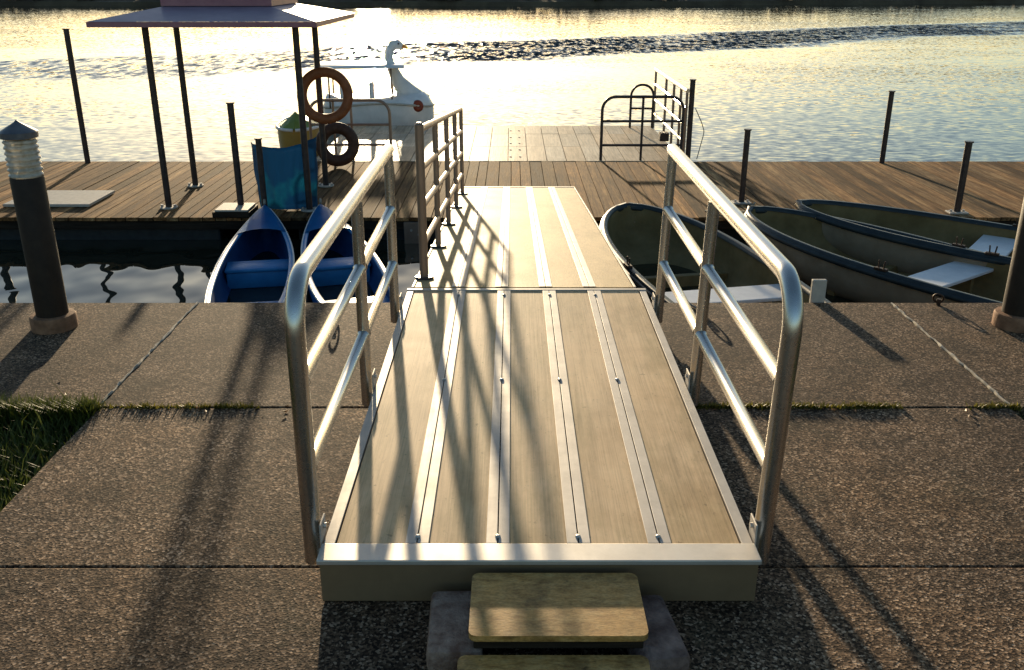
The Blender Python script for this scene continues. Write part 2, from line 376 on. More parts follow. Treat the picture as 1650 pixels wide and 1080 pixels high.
# far bank
bm = bmesh.new(); prev = None
N = 120
for i in range(N + 1):
    x = -110 + 220 * i / N; y = 82 + .12 * max(0, x - 4) * 1.6 + .7 * math.sin(i * .7) + .5 * math.sin(i * 1.9)
    cur = [bm.verts.new((x, y, WZ - .3)), bm.verts.new((x, y + .5, WZ + .35)), bm.verts.new((x, y + 3, WZ + .9 + .3 * math.sin(i))), bm.verts.new((x, y + 30, 1.2)), bm.verts.new((x, y + 500, 3))]
    if prev:
        for a in range(4): bm.faces.new((prev[a], prev[a + 1], cur[a + 1], cur[a]))
    prev = cur
struct('far_bank', bm, M['bank'])
bm = bmesh.new()
for i in range(9000):
    x = random.uniform(-80, 90); y = 83 + .19 * max(0, x - 4) + abs(random.gauss(0, 2.5)); k = .5 + .5 * math.sin(x * .31) * math.sin(x * .083 + 1)
    z = WZ + .4 + random.random() * (.5 + .9 * k); s = random.uniform(.12, .4)
    q = Matrix.Rotation(random.uniform(0, 6.28), 3, 'Z') @ Matrix.Rotation(random.uniform(-1, 1), 3, 'X')
    vs = [bm.verts.new(Vector((x, y, z)) + q @ Vector(p) * s) for p in ((-1, 0, 0), (0, 0, -.5), (1, 0, .1), (0, 0, .8))]; bm.faces.new(vs)
struct('bank_scrub', bm, M['scrub'], 'stuff')

# grass patch left / right planting strip
def blades(bm, n, fx, h0, h1, w=.004):
    for _ in range(n):
        x, y, z = fx(); h = random.uniform(h0, h1); a = random.uniform(0, 6.28); l = random.uniform(.2, .9) * h
        d = Vector((math.cos(a), math.sin(a), 0)); s = Vector((-d.y, d.x, 0)) * w * random.uniform(.6, 1.4); p = Vector((x, y, z))
        A = [p - s, p + s]; B = [p + d * l * .35 + Vector((0, 0, h * .6)) - s * .8, p + d * l * .35 + Vector((0, 0, h * .6)) + s * .8]; C = p + d * l + Vector((0, 0, h))
        a0, a1, b0, b1, c = [bm.verts.new(v) for v in A + B + [C]]
        bm.faces.new((a0, a1, b1, b0)); bm.faces.new((b0, b1, c))
bm = bmesh.new()
def fx():
    x = JL - .03 - abs(random.random()) * 1.25; y = random.uniform(1.2, 3.56); return x, y, -.075
blades(bm, 15000, fx, .03, .10, .0035)
def fx():
    return JL - random.random() ** 1.2 * 1.2, 3.56 + random.gauss(-.03, .022), -.05
blades(bm, 5200, fx, .04, .11, .003)
def fx(): return JL - .05 - random.random() * 1.1, random.uniform(2.2, 3.56), -.07
blades(bm, 160, fx, .10, .22, .0028)
def fx(): return JL - random.gauss(.0, .018), random.uniform(2.0, 3.56), -.06
blades(bm, 900, fx, .02, .075, .003)
struct('grass', bm, M['grass'], 'stuff')
bm = bmesh.new()
def fx(): return JR + .04 + random.random() * 1.3, random.uniform(1.2, 3.54), -.075
blades(bm, 6000, fx, .03, .075, .0035)
struct('grass_strip', bm, M['grass'], 'stuff')
# moss in the seam
bm = bmesh.new()
segs = [(-1.75, -1.30, 500), (-1.25, -.62, 260), (.78, 1.05, 700), (1.05, 1.62, 1900), (1.93, 2.12, 350)]
for x0, x1, n in segs:
    ks = [random.uniform(x0, x1) for _ in range(max(3, n // 90))]
    def fx():
        k = random.choice(ks); return min(x1 + .02, max(x0, random.gauss(k, .04))), 3.559 + random.gauss(0, .007), -.012
    blades(bm, n, fx, .012, .034, .0035)
struct('moss', bm, M['moss'], 'stuff')
bm = bmesh.new()
for i in range(46):
    if i < 20: x, y = random.uniform(-2.6, -.7), 3.5 + random.gauss(.05, .06)
    elif i < 40: x, y = random.uniform(1.1, 2.0), 3.55 + random.gauss(0, .035)
    else: x, y = random.uniform(-2.5, 2.5), random.uniform(2.5, 4.8)
    s = random.uniform(.006, .016); q = Matrix.Rotation(random.uniform(0, 6.28), 3, 'Z') @ Matrix.Rotation(random.uniform(-.5, .5), 3, 'X')
    if y < 3.56 and x < JL: z = .01
    else: z = .006
    vs = [bm.verts.new(Vector((x, y, z)) + q @ Vector(p) * s) for p in ((-1, 0, .3), (0, -.5, 0), (1, 0, .25), (0, .5, 0))]; bm.faces.new(vs)
struct('fallen_leaves', bm, M['deadleaf'], 'stuff')

# ------------------------------------------------------------------ bollards
def bollard(loc, label):
    t = thing('bollard_light', label, 'bollard', loc, 'bollard lights on the quay')
    bm = bmesh.new(); lathe(bm, [(.112, 0), (.112, .064), (.106, .075), (.085, .078)], 32); part('base', bm, M['terra'], t, 'auto')
    bm = bmesh.new(); lathe(bm, [(.078, .078), (.078, .80), (.075, .806)], 32); part('post', bm, M['bollard'], t, 'auto')
    bm = bmesh.new(); prof = []
    for k in range(7):
        z = .806 + k * .0275; prof += [(.071, z), (.079, z + .007), (.079, z + .013), (.071, z + .021)]
    lathe(bm, prof, 32); lo = part('lamp_shade', bm, M['louvre'], t, 'auto')
    bm = bmesh.new(); lathe(bm, [(.055, .995), (.086, 1.0), (.086, 1.028), (.080, 1.034), (.012, 1.075), (.003, 1.085)], 24); part('cap', bm, M['bollcap'], t, 'auto')
    t.scale = (1, 1, .975)
    return t
bollard((-2.37, 4.52, 0), 'dark brown bollard light with ribbed lamp and pointed cap, on the left of the quay')
bollard((2.62, 4.54, 0), 'dark brown bollard light at the right edge beside the rowing boats')

# ------------------------------------------------------------------ near gangway
def gangway_near():
    t = thing('gangway', 'aluminium gangway with tan panels and curved steel handrails, on the quay pavement', 'gangway', (.077, 2.24, 0))
    L = 2.47; H = .144; hw = .630
    # local: x across, y along
    bm = bmesh.new()
    box(bm, -hw + .002, hw - .002, 0.006, .05, .004, H - .012, .002)
    box(bm, -hw + .002, -hw + .045, .05, L - .05, .03, H - .012, .002); box(bm, hw - .045, hw - .002, .05, L - .05, .03, H - .012, .002)
    box(bm, -hw + .002, hw - .002, L - .05, L - .004, .02, H - .012, .002)
    for y in (.5, 1.0, 1.5, 2.0): box(bm, -hw + .046, hw - .046, y, y + .05, .05, H - .013)
    part('frame', bm, M['boxsteel'], t)
    w = .2395
    for k in range(5):
        bm = bmesh.new(); cx = (k - 2) * .2375
        box(bm, cx - w / 2 + .003, cx + w / 2 - .003, .085, L - .03, H - .0115, H, .0008); part('deck_panel', bm, M['panel'], t)
    for k in range(4):
        bm = bmesh.new(); cx = (k - 1.5) * .2375
        for s in (-1, 1):
            box(bm, cx + s * .018 - .0163, cx + s * .018 + .0163, .087, L - .032, H + .0005, H + .0045, .001)
        st = part('joint_strip', bm, M['alu'], t)
        for y in (.12, 1.27, 2.36):
            bm = bmesh.new(); lathe(bm, [(.0085, H + .004), (.0085, H + .007), (.006, H + .0095), (.003, H + .0105)], 10, (cx, y)); part('bolt', bm, M['bolt'], st)
    for s in (-1, 1):
        bm = bmesh.new(); box(bm, min(s * .597, s * hw), max(s * .597, s * hw), .087, L - .032, H - .0117, H + .003, .001); part('edge_strip', bm, M['alu'], t)
    bm = bmesh.new(); box(bm, -hw - .004, hw + .004, -.004, .084, H - .010, H + .006, .003); part('end_lip', bm, M['lip'], t)
    bm = bmesh.new(); box(bm, -hw - .004, hw + .004, L - .028, L + .0, H - .010, H + .006, .002); part('end_lip', bm, M['alu'], t)
    def flare(a, b, r):
        a, b = Vector(a), Vector(b); d = (b - a).normalized()
        bm = bmesh.new(); tube(bm, [a, a + d * .004, a + d * .009, b - d * .009, b - d * .004, b], [r + .0045, r + .0035, r, r, r + .0035, r + .0045], 18); return bm
    for s in (-1, 1):
        xb, xt = (-.670, -.666) if s < 0 else (.664, .688)
        zt = .928; yn, ym, yf = .125, 1.225, 2.20
        X = lambda z: xb + (xt - xb) * z / zt
        bm = bmesh.new(); tube(bm, fillet([(xb, yn, .065), (xt, yn, zt), (xt, yf + .02, zt)], .140, 10), .0275, 20)
        h = part('handrail', bm, M['steel'], t, 'auto')
        for y in (ym, yf):
            bm = bmesh.new(); tube(bm, [(xb, y, .06), (xt, y, zt - (.024 if y == ym else -.012))], .0235, 18); part('post', bm, M['steel'], h, 'auto')
        for z in (.640, .365):
            for a, b in ((yn, ym), (ym, yf)):
                part('mid_rail', flare((X(z), a + .022, z), (X(z), b - .019, z), .0215), M['steel'], h, 'auto')
        for y in (yn, ym, yf):
            bm = bmesh.new(); box(bm, *sorted((s * .6345, s * .6405)), y - .035, y + .035, .05, .205, .002)
            box(bm, *sorted((s * .6395, s * .652)), y - .02, y + .02, .06, .115, .002)
            part('bracket', bm, M['alu'], h)
            bm = bmesh.new(); tube(bm, [(s * .6346, y, .185), (s * .626, y, .185)], .008, 8); part('bolt', bm, M['bolt'], h)
    return t
gangway_near()

# ------------------------------------------------------------------ sloping gangway
def gangway_far():
    t = thing('gangway', 'sunlit yellow-tan sloping gangway leading down onto the wooden dock', 'gangway', (.0, 0, 0))
    slope = -math.atan(.106); y0, z0 = 4.735, .146; L = 5.02 / math.cos(slope); cx0 = .063
    t.location = (cx0, y0, z0); t.rotation_euler = (slope, 0, 0)
    hw = .60; 
    bm = bmesh.new(); box(bm, -hw + .002, -hw + .05, .01, L - .06, -.10, -.012, .002); box(bm, hw - .05, hw - .002, .01, L - .06, -.10, -.012, .002)
    for i in range(9): box(bm, -hw + .051, hw - .051, .05 + i * .58, .10 + i * .58, -.09, -.013)
    part('frame', bm, M['boxsteel'], t)
    for k in range(5):
        bm = bmesh.new(); cx = (k - 2) * .2345; w = .2365
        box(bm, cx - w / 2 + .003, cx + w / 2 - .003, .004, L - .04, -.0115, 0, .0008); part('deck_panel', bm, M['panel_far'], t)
    for k in range(4):
        bm = bmesh.new(); cx = (k - 1.5) * .2345
        for s in (-1, 1): box(bm, cx + s * .018 - .0163, cx + s * .018 + .0163, .004, L - .045, .0005, .0045, .001)
        part('joint_strip', bm, M['alu'], t)
    for s in (-1, 1):
        bm = bmesh.new(); xs = sorted((s * .589, s * hw)); box(bm, xs[0], xs[1], .004, L - .04, -.0117, .003, .001); part('edge_strip', bm, M['alu'], t)
    bm = bmesh.new(); box(bm, -hw, hw, L - .038, L + .02, -.012, .005, .002); part('end_lip', bm, M['alu'], t)
    # guard rail on the left edge, its posts plumb
    R_ = Matrix.Rotation(-slope, 3, 'X')
    up = R_ @ Vector((0, 0, 1)); x = -.553
    g = None; H = .83
    ys = [.235 + i * 1.035 for i in range(5)]
    for i, y in enumerate(ys):
        bm = bmesh.new(); b = Vector((x, y, .008))
        tube(bm, [b, b + up * (H - .01)] if i else [b, b + up * (H + .01)], .0185 if i else .024, 14)
        if i == 0:
            tube(bm, [b + up * (H + .01), b + up * (H + .022)], [.024, .012], 14)
        p = part('post', bm, M['galv'], t if g is None else t, 'auto')
        bm = bmesh.new(); tube(bm, [(x, y, .0), (x, y, .014)], .052, 20); part('base_plate', bm, M['darkpole'], p, 'auto')
    for k in range(4):
        z = H * (1 - k * .25) - .015
        bm = bmesh.new(); a = Vector((x, ys[0], .008)) + up * z; b = Vector((x, ys[-1] + .0, .008)) + up * z
        tube(bm, [a, b], .0185, 14); part('rail', bm, M['galv'], t, 'auto')
gangway_far()

# ------------------------------------------------------------------ steps
def steps():
    bm = bmesh.new()
    def slab(name, x0, x1, y0, y1, z0, z1, mat, rot=0, bev=.012):
        b = bmesh.new(); box(b, x0, x1, y0, y1, z0, z1, bev, rot); return link(name, b, mat, None, 'auto')
    o = slab('stone_block', -.226, -.080, 1.945, 2.21, 0, .074, M['stone'], R(1.5), .016); tag(o, 'purple-grey stone block under the left end of the plywood step', 'stone block', 'stone blocks under the steps')
    o = slab('stone_block', .300, .448, 1.925, 2.20, 0, .068, M['stone_dark'], R(8), .022); tag(o, 'dark stone block under the right end of the plywood step', 'stone block', 'stone blocks under the steps')
    o = slab('stone_block', -.15, .36, 1.50, 1.78, 0, .030, M['stone'], R(1)); tag(o, 'low stone block under the nearest plywood step at the bottom of the photo', 'stone block', 'stone blocks under the steps')
    for (x0, x1, y0, y1, z0, z1, lab) in ((-.112, .352, 1.945, 2.215, .074, .124, 'rounded plywood step against the front of the gangway'), (-.138, .347, 1.655, 1.928, .032, .078, 'lower plywood step cut off by the bottom edge of the photo')):
        t = thing('wooden_step', lab, 'step', ((x0 + x1) / 2, (y0 + y1) / 2, z0), 'plywood steps to the gangway')
        w, d = (x1 - x0) / 2, (y1 - y0) / 2
        b = bmesh.new(); r = .022; pts = []
        for sx, sy, a0 in ((1, -1, -90), (1, 1, 0), (-1, 1, 90), (-1, -1, 180)):
            for k in range(5):
                a = R(a0 + 22.5 * k); pts.append((sx * (w - r) + r * math.cos(a), sy * (d - r) + r * math.sin(a)))
        h = z1 - z0
        lo = [b.verts.new((p[0], p[1], h - .018)) for p in pts]; hi = [b.verts.new((p[0], p[1], h)) for p in pts]
        b.faces.new(hi); b.faces.new(lo[::-1])
        for i in range(len(pts)): b.faces.new((lo[i], lo[(i + 1) % len(pts)], hi[(i + 1) % len(pts)], hi[i]))
        part('tread', b, M['ply'], t)
        b = bmesh.new(); box(b, -w + .012, w - .012, -d + .012, d - .012, 0, h - .0185, .002); part('riser_frame', b, M['fascia'], t)
steps()

# ------------------------------------------------------------------ dock
DN, DF = 8.57, 11.4
def dock():
    t = thing('dock', 'long weathered brown plank dock across the water, below the gangway', 'dock', (0, DN, DZ))
    bm = bmesh.new(); x = -14.0
    while x < 14:
        w = random.choice((.105, .12, .12, .14)); e = random.uniform(-.01, .006)
        vs = box(bm, x + .004, x + w - .004, e, DF - DN + random.uniform(-.006, .01), -.035, random.uniform(-.004, .001))
        a = random.uniform(-.0008, .0008)
        x += w
    part('deck_boards', bm, M['deck'], t)
    bm = bmesh.new(); box(bm, -14, 14, .03, .075, -.125, -.036, .003); box(bm, -14, 14, DF - DN - .075, DF - DN - .03, -.125, -.036, .003)
    for k in range(5): box(bm, -14, 14, .55 + k * .42, .60 + k * .42, -.12, -.037)
    part('fascia_beam', bm, M['fascia'], t)
    for k in range(8):
        bm = bmesh.new(); x = -12.4 + k * 3.45; box(bm, x, x + 2.7, .12, DF - DN - .12, -.42, -.126, .02); part('pontoon', bm, M['boatrail'], t)
    bm = bmesh.new(); box(bm, -1.02, -.80, -.02, .028, -.26, -.045, .003)
    fp = part('fender_plate', bm, M['galv'], t)
    for p in ((-.95, -.12), (-.88, -.16)):
        bm = bmesh.new(); tube(bm, [(p[0], -.021, p[1]), (p[0], -.032, p[1])], .011, 8); part('bolt', bm, M['bolt'], fp)
dock()
def pier():
    t = thing('floating_pier', 'pale board landing stage beyond the dock with side guard rails', 'pier', (.05, DF, DZ))
    L = 2.9; bm = bmesh.new(); x = -2.5
    while x < 2.05:
        w = .24
        for a, b in ((.012, 1.05), (1.06, 2.1), (2.11, L)): box(bm, x + .004, x + w - .004, a, b, -.03, random.uniform(.001, .004))
        x += w
    part('deck_boards', bm, M['pier'], t)
    bm = bmesh.new(); box(bm, -2.48, 2.02, .02, L - .02, -.40, -.0305, .02); part('float', bm, M['plate'], t)
    for y in (.3, .8, 1.3, 1.8, 2.4):
        for x in (-.07, .05): bm = bmesh.new(); tube(bm, [(x, y, .004), (x, y, .010)], .014, 8); part('bolt', bm, M['bolt'], t)
pier()
# guard frames on the pier
def guard(loc, w, h, label, rails=(.33, .66), mids=(.5,), mat='darkpole', rr=.018):
    t = thing('guard_frame', label, 'guard rail', loc, 'arched guard frames on the landing stage')
    bm = bmesh.new(); tube(bm, fillet([(0, 0, 0), (0, 0, h), (w, 0, h), (w, 0, 0)], .16, 8), rr, 12); part('hoop', bm, M[mat], t, 'auto')
    for f in rails: bm = bmesh.new(); tube(bm, [(rr, 0, h * f), (w - rr, 0, h * f)], rr * .85, 10); part('rail', bm, M[mat], t, 'auto')
    for f in mids: bm = bmesh.new(); tube(bm, [(w * f, 0, 0), (w * f, 0, h - rr)], rr * .85, 10); part('post', bm, M[mat], t, 'auto')
guard((1.09, 11.46, DZ + .004), .98, .76, 'dark arched guard frame at the right front corner of the pale landing stage', (.24, .62))
guard((1.76, 14.1, DZ + .004), .33, .62, 'short dark arched guard frame at the far right corner of the landing stage', (.45,), ())
guard((-2.45, 11.46, DZ + .004), .97, .72, 'sun-bleached arched guard frame at the left front corner, beside the brown rings', (.26, .60), (.3, .52), 'galv')
def side_rail():
    t = thing('side_railing', 'sun-glinting steel side railing along the right edge of the landing stage', 'railing', (2.11, 11.5, DZ))
    H = .83; bm = bmesh.new(); tube(bm, [(0, -.02, H), (0, 2.62, H + .01)], .027, 12); part('top_rail', bm, M['steel'], t, 'auto')
    for y in (0, .42, .95, 1.6, 2.6): bm = bmesh.new(); tube(bm, [(0, y, 0), (0, y, H - .015)], .017, 10); part('post', bm, M['galv'], t, 'auto')
    for z in (.22, .42, .63): bm = bmesh.new(); tube(bm, [(0, .0, z), (0, 2.6, z)], .021, 10); part('rail', bm, M['steel'], t, 'auto')
    bm = bmesh.new(); box(bm, -.14, -.02, 1.0, 1.16, .06, .17, .01); part('clamp_box', bm, M['darkpole'], t)
side_rail()

# ------------------------------------------------------------------ poles
def pole(x, y, z0, z1, r, label, base=None, topw=True):
    t = thing('mooring_pole', label, 'pole', (x, y, z0), 'dark steel poles on the dock')
    h = z1 - z0; bm = bmesh.new(); tube(bm, [(0, 0, 0), (0, 0, h)], r, 14); part('shaft', bm, M['darkpole'], t, 'auto')
    bm = bmesh.new(); tube(bm, [(0, 0, h), (0, 0, h + .012)], r * 1.3, 14); part('cap', bm, M['darkpole'], t, 'auto')
    if base == 'plate':
        bm = bmesh.new(); box(bm, -.09, .09, -.06, .06, .001, .016, .003); b = part('base_plate', bm, M['plate'], t)
        for sx in (-1, 1): bm = bmesh.new(); tube(bm, [(sx * .06, 0, .016), (sx * .06, 0, .034)], .011, 8); part('bolt', bm, M['bolt'], b)
    return t
pole(-5.15, 11.30, DZ, 1.12, .032, 'tallest dark pole, at the far dock edge, leftmost of all')
pole(-2.60, 8.78, DZ + .075, .60, .031, 'dark pole standing on the pale block left of the blue plastic sheet')
pole(-2.33, 8.62, DZ, .30, .028, 'short dark post in front of the blue plastic sheet')
pole(2.29, 9.15, DZ, .30, .029, 'dark pole behind the right handrail of the gangway', 'plate')
pole(4.49, 11.30, DZ, .42, .031, 'dark pole at the far dock edge on the right')
pole(4.26, 8.74, DZ, .25, .032, 'dark pole with bolted base plate near the dock edge above the rowing boats', 'plate')
pole(2.19, 11.62, DZ - .4, .52, .033, 'dark pole at the right corner of the landing stage railing')
pole(-5.02, 8.85, DZ, -.02, .035, 'rust-dark stub post at the left edge beside the bollard light')
bm = bmesh.new(); 
pts = [(2.24, 11.60, .19), (2.33, 11.62, .02), (2.38, 11.65, -.10), (2.33, 11.6, -.28), (2.27, 11.45, -.40)]
tube(bm, fillet(pts, .1, 4), .006, 6); tag(link('rope', bm, M['rope'], None, True), 'thin pale rope hanging off the pole at the landing stage corner', 'rope')

# plates on the dock
bm = bmesh.new(); box(bm, -5.0, -4.15, 8.98, 9.62, DZ + .002, DZ + .03, .004); tag(link('hatch_plate', bm, M['plate']), 'flat pale rectangular plate lying on the dock behind the left bollard', 'plate')
t = thing('pole_block', 'dark block with a pale top at the near dock edge, under a pole', 'block', (-2.63, 8.70, DZ))
bm = bmesh.new(); box(bm, -.18, .17, -.16, .17, .0, .055, .006); part('body', bm, M['fascia'], t)
bm = bmesh.new(); box(bm, -.16, .15, -.14, .17, .0552, .072, .003); part('top', bm, M['plate'], t)

# ------------------------------------------------------------------ kiosk canopy
def canopy():
    t = thing('canopy', 'mauve hipped canopy roof on four thin dark posts, standing on the dock', 'canopy', (-2.7, 9.4, DZ))
    H = 1.715
    for x, y in ((-.66, -.44), (-.72, .57), (.74, -.55), (.69, .57)):
        bm = bmesh.new(); tube(bm, [(x, y, 0), (x, y, H + .01)], .031, 12); p = part('post', bm, M['darkpole'], t, 'auto')
        bm = bmesh.new(); tube(bm, [(x, y, .001), (x, y, .012)], .085, 20); b = part('base_plate', bm, M['plate'], p, 'auto')
        for s in (-1, 1): bm = bmesh.new(); tube(bm, [(x + s * .062, y - .01, .012), (x + s * .062, y - .01, .034)], .014, 8); part('bolt', bm, M['bolt'], b)
    x0, x1, y0, y1 = -.96, 1.02, -.98, 1.10
    bm = bmesh.new()
    box(bm, x0, x1, y0, y0 + .03, H - .01, H + .035, .003); box(bm, x0, x1, y1 - .03, y1, H - .01, H + .035, .003)
    box(bm, x0, x0 + .03, y0 + .031, y1 - .031, H - .01, H + .035, .003); box(bm, x1 - .03, x1, y0 + .031, y1 - .031, H - .01, H + .035, .003)
    part('fascia', bm, M['roofpink'], t)
    bm = bmesh.new(); s = .52
    a = [bm.verts.new(p) for p in ((x0, y0, H + .037), (x1, y0, H + .037), (x1, y1, H + .037), (x0, y1, H + .037))]
    b = [bm.verts.new(p) for p in ((x0 + s, y0 + s, H + .15), (x1 - s, y0 + s, H + .15), (x1 - s, y1 - s, H + .15), (x0 + s, y1 - s, H + .15))]
    for i in range(4): bm.faces.new((a[i], a[(i + 1) % 4], b[(i + 1) % 4], b[i]))
    bm.faces.new(a[::-1]); bm.faces.new(b)
    part('roof', bm, M['roof'], t)
    bm = bmesh.new()
    a = [bm.verts.new(p) for p in ((x0 + s - .03, y0 + s - .03, H + .151), (x1 - s + .03, y0 + s - .03, H + .151), (x1 - s + .03, y1 - s + .03, H + .151), (x0 + s - .03, y1 - s + .03, H + .151))]
    b = [bm.verts.new((v.co.x, v.co.y, H + .24)) for v in a]; c = bm.verts.new(((x0 + x1) / 2, (y0 + y1) / 2, H + .52))
    for i in range(4): bm.faces.new((a[i], a[(i + 1) % 4], b[(i + 1) % 4], b[i])); bm.faces.new((b[i], b[(i + 1) % 4], c))
    bm.faces.new(a[::-1])
    part('roof_lantern', bm, M['roofpink'], t)
canopy()

# rings
bm = bmesh.new(); torus(bm, (-1.93, 9.86, .545), .235, .052, (.12, -1, .12), 44, 14)
t = tag(link('ring_buoy', bm, M['tyre'], None, True), 'rust-brown ring hanging high on the canopy post, above the darker ring', 'ring')
bm = bmesh.new(); torus(bm, (-2.06, 11.05, DZ + .265), .19, .068, (.2, -1, .1), 40, 14)
tag(link('ring_fender', bm, M['tyredark'], None, True), 'dark brown ring standing low by the landing stage guard frame', 'ring')

# blue sheet
bm = bmesh.new(); rings = []
NA, NZ = 36, 12
for j in range(NZ + 1):
    f = j / NZ; row = []
    for i in range(NA + 1):
        a = R(-172 + 164 * i / NA); r = .27 + .045 * f + .008 * math.sin(i * .9 + f * 3) + .006 * math.sin(i * 2.1 - f * 9)
        x = r * math.cos(a) * 1.02; y = r * math.sin(a) * .55
        top = .60 + .035 * abs(math.cos(a)) ** 2 + (.05 * max(0, math.cos(a)) ** 1.5)
        row.append(bm.verts.new((x, y, f * top)))
    rings.append(row)
for j in range(NZ):
    for i in range(NA): bm.faces.new((rings[j][i], rings[j][i + 1], rings[j + 1][i + 1], rings[j + 1][i]))
bmesh.ops.solidify(bm, geom=bm.faces[:], thickness=.006)
o = link('blue_sheet', bm, M['tarp'], None, True); o.location = (-2.19, 9.02, DZ + .003)
tag(o, 'curved blue plastic sheet standing on the dock behind the canoes', 'plastic sheet')

# ------------------------------------------------------------------ boats
def hull(L, hwf, sheer, keel, exp_=2.4, nt=40, nu=16, off=0.0, t0=0.0, t1=1.0):
    """hull skin as a bmesh: local +Y is the bow end (t=1); z=0 is the waterline"""
    bm = bmesh.new(); rows = []
    for i in range(nt + 1):
        t = t0 + (t1 - t0) * i / nt; w = max(hwf(t) - off, .002); zs, zk = sheer(t), keel(t) + off
        row = []
        for k in range(nu + 1):
            u = -1 + 2 * k / nu; a = u * math.pi / 2
            x = w * math.copysign(abs(math.sin(a)) ** (2 / exp_), a); z = zs - (zs - zk) * abs(math.cos(a)) ** (2 / exp_)
            row.append(bm.verts.new((x, t * L, z)))
        rows.append(row)
    for A, B in zip(rows, rows[1:]):
        for k in range(nu): bm.faces.new((A[k], A[k + 1], B[k + 1], B[k]))
    for r in (rows[0], rows[-1]):
        try: bm.faces.new(r)
        except Exception: pass
    return bm
def gunwale(L, hwf, sheer, r, out=0.0, t0=0.0, t1=1.0, n=40, dz=0.0, z_r=None):
    bm = bmesh.new()
    left = [(-(hwf(t0 + (t1 - t0) * i / n) + out), (t0 + (t1 - t0) * i / n) * L, sheer(t0 + (t1 - t0) * i / n) + dz) for i in range(n + 1)]
    right = [(-p[0], p[1], p[2]) for p in left]
    if hwf(1) + out < .05: tube(bm, left + right[::-1][1:], r, 8)
    else: tube(bm, left + [(0, L + out, sheer(1) + dz)] + right[::-1], r, 8)
    return bm
def canoe(loc, rot, L, label):
    t = thing('canoe', label, 'canoe', loc, 'blue canoes moored at the dock', rot)
    hwf = lambda s: .295 * (max(0.0, 1 - abs(2 * s - 1) ** 2.3)) ** .85 + .004
    sheer = lambda s: .235 + .13 * abs(2 * s - 1) ** 3.2
    keel = lambda s: -.10 + .40 * abs(2 * s - 1) ** 9
    part('hull', hull(L, hwf, sheer, keel, 2.6), M['canoe'], t, True)
    part('liner', hull(L, hwf, sheer, keel, 2.6, off=.014, t0=.035, t1=.965), M['canoein'], t, True)
    part('gunwale', gunwale(L, hwf, sheer, .008, .003), M['white'], t, True)
    bm = bmesh.new(); 
    for sgn in (-1, 1):
        rows = []
        for i in range(41):
            s = .03 + .94 * i / 40; w = hwf(s); z = sheer(s) + .005
            rows.append((bm.verts.new((sgn * w, s * L, z)), bm.verts.new((sgn * max(w - .032, .0), s * L, z + .004)), bm.verts.new((sgn * max(w - .036, .0), s * L, z - .012))))
        for A, B in zip(rows, rows[1:]):
            bm.faces.new((A[0], A[1], B[1], B[0])); bm.faces.new((A[1], A[2], B[2], B[1]))
    part('flange', bm, M['canoeseat'], t, True)
    for s0, s1 in ((.0, .185), (.815, 1.0)):
        bm = bmesh.new(); rows = []
        for i in range(15):
            s = s0 + (s1 - s0) * i / 14; w = max(hwf(s) - .002, .001); z = sheer(s) + .008
            rows.append([bm.verts.new((w * u, s * L, z + .035 * (1 - u * u) * min(1, w / .15))) for u in (-1, -.66, -.33, 0, .33, .66, 1)])
        for A, B in zip(rows, rows[1:]):
            for k in range(6): bm.faces.new((A[k], A[k + 1], B[k + 1], B[k]))
        bmesh.ops.solidify(bm, geom=bm.faces[:], thickness=.012)
        part('end_deck', bm, M['canoe'], t, True)
    for s in (.33, .64):
        bm = bmesh.new(); w = hwf(s) - .03; box(bm, -w, w, s * L - .13, s * L + .13, .135, .165, .012); box(bm, -w * .96, w * .96, s * L - .115, s * L + .10, .0, .134, .01)
        part('seat', bm, M['canoeseat'], t, 'auto')
    bm = bmesh.new(); tube(bm, [(0, L - .06, sheer(1) + .03), (0, L - .02, sheer(1) + .055), (0, L + .012, sheer(1) + .03)], .012, 8); part('grab_loop', bm, M['rope'], t, True)
    return t
def place(bow, heading, L):
    """stern origin and rotation so that the bow lands on (x,y) with the axis pointing from stern to bow"""
    h = Vector(heading).normalized(); o = Vector(bow) - h * L; return (o.x, o.y, WZ), math.atan2(-h.x, h.y)
l, r = place((-2.31, 8.56), (-.185, 1), 3.5); canoe(l, r, 3.5, 'blue canoe on the left, bow pointing up under the blue plastic sheet')
l, r = place((-1.80, 8.60), (-.30, 1), 3.5); canoe(l, r, 3.5, 'blue canoe seen through the left handrail of the gangway')

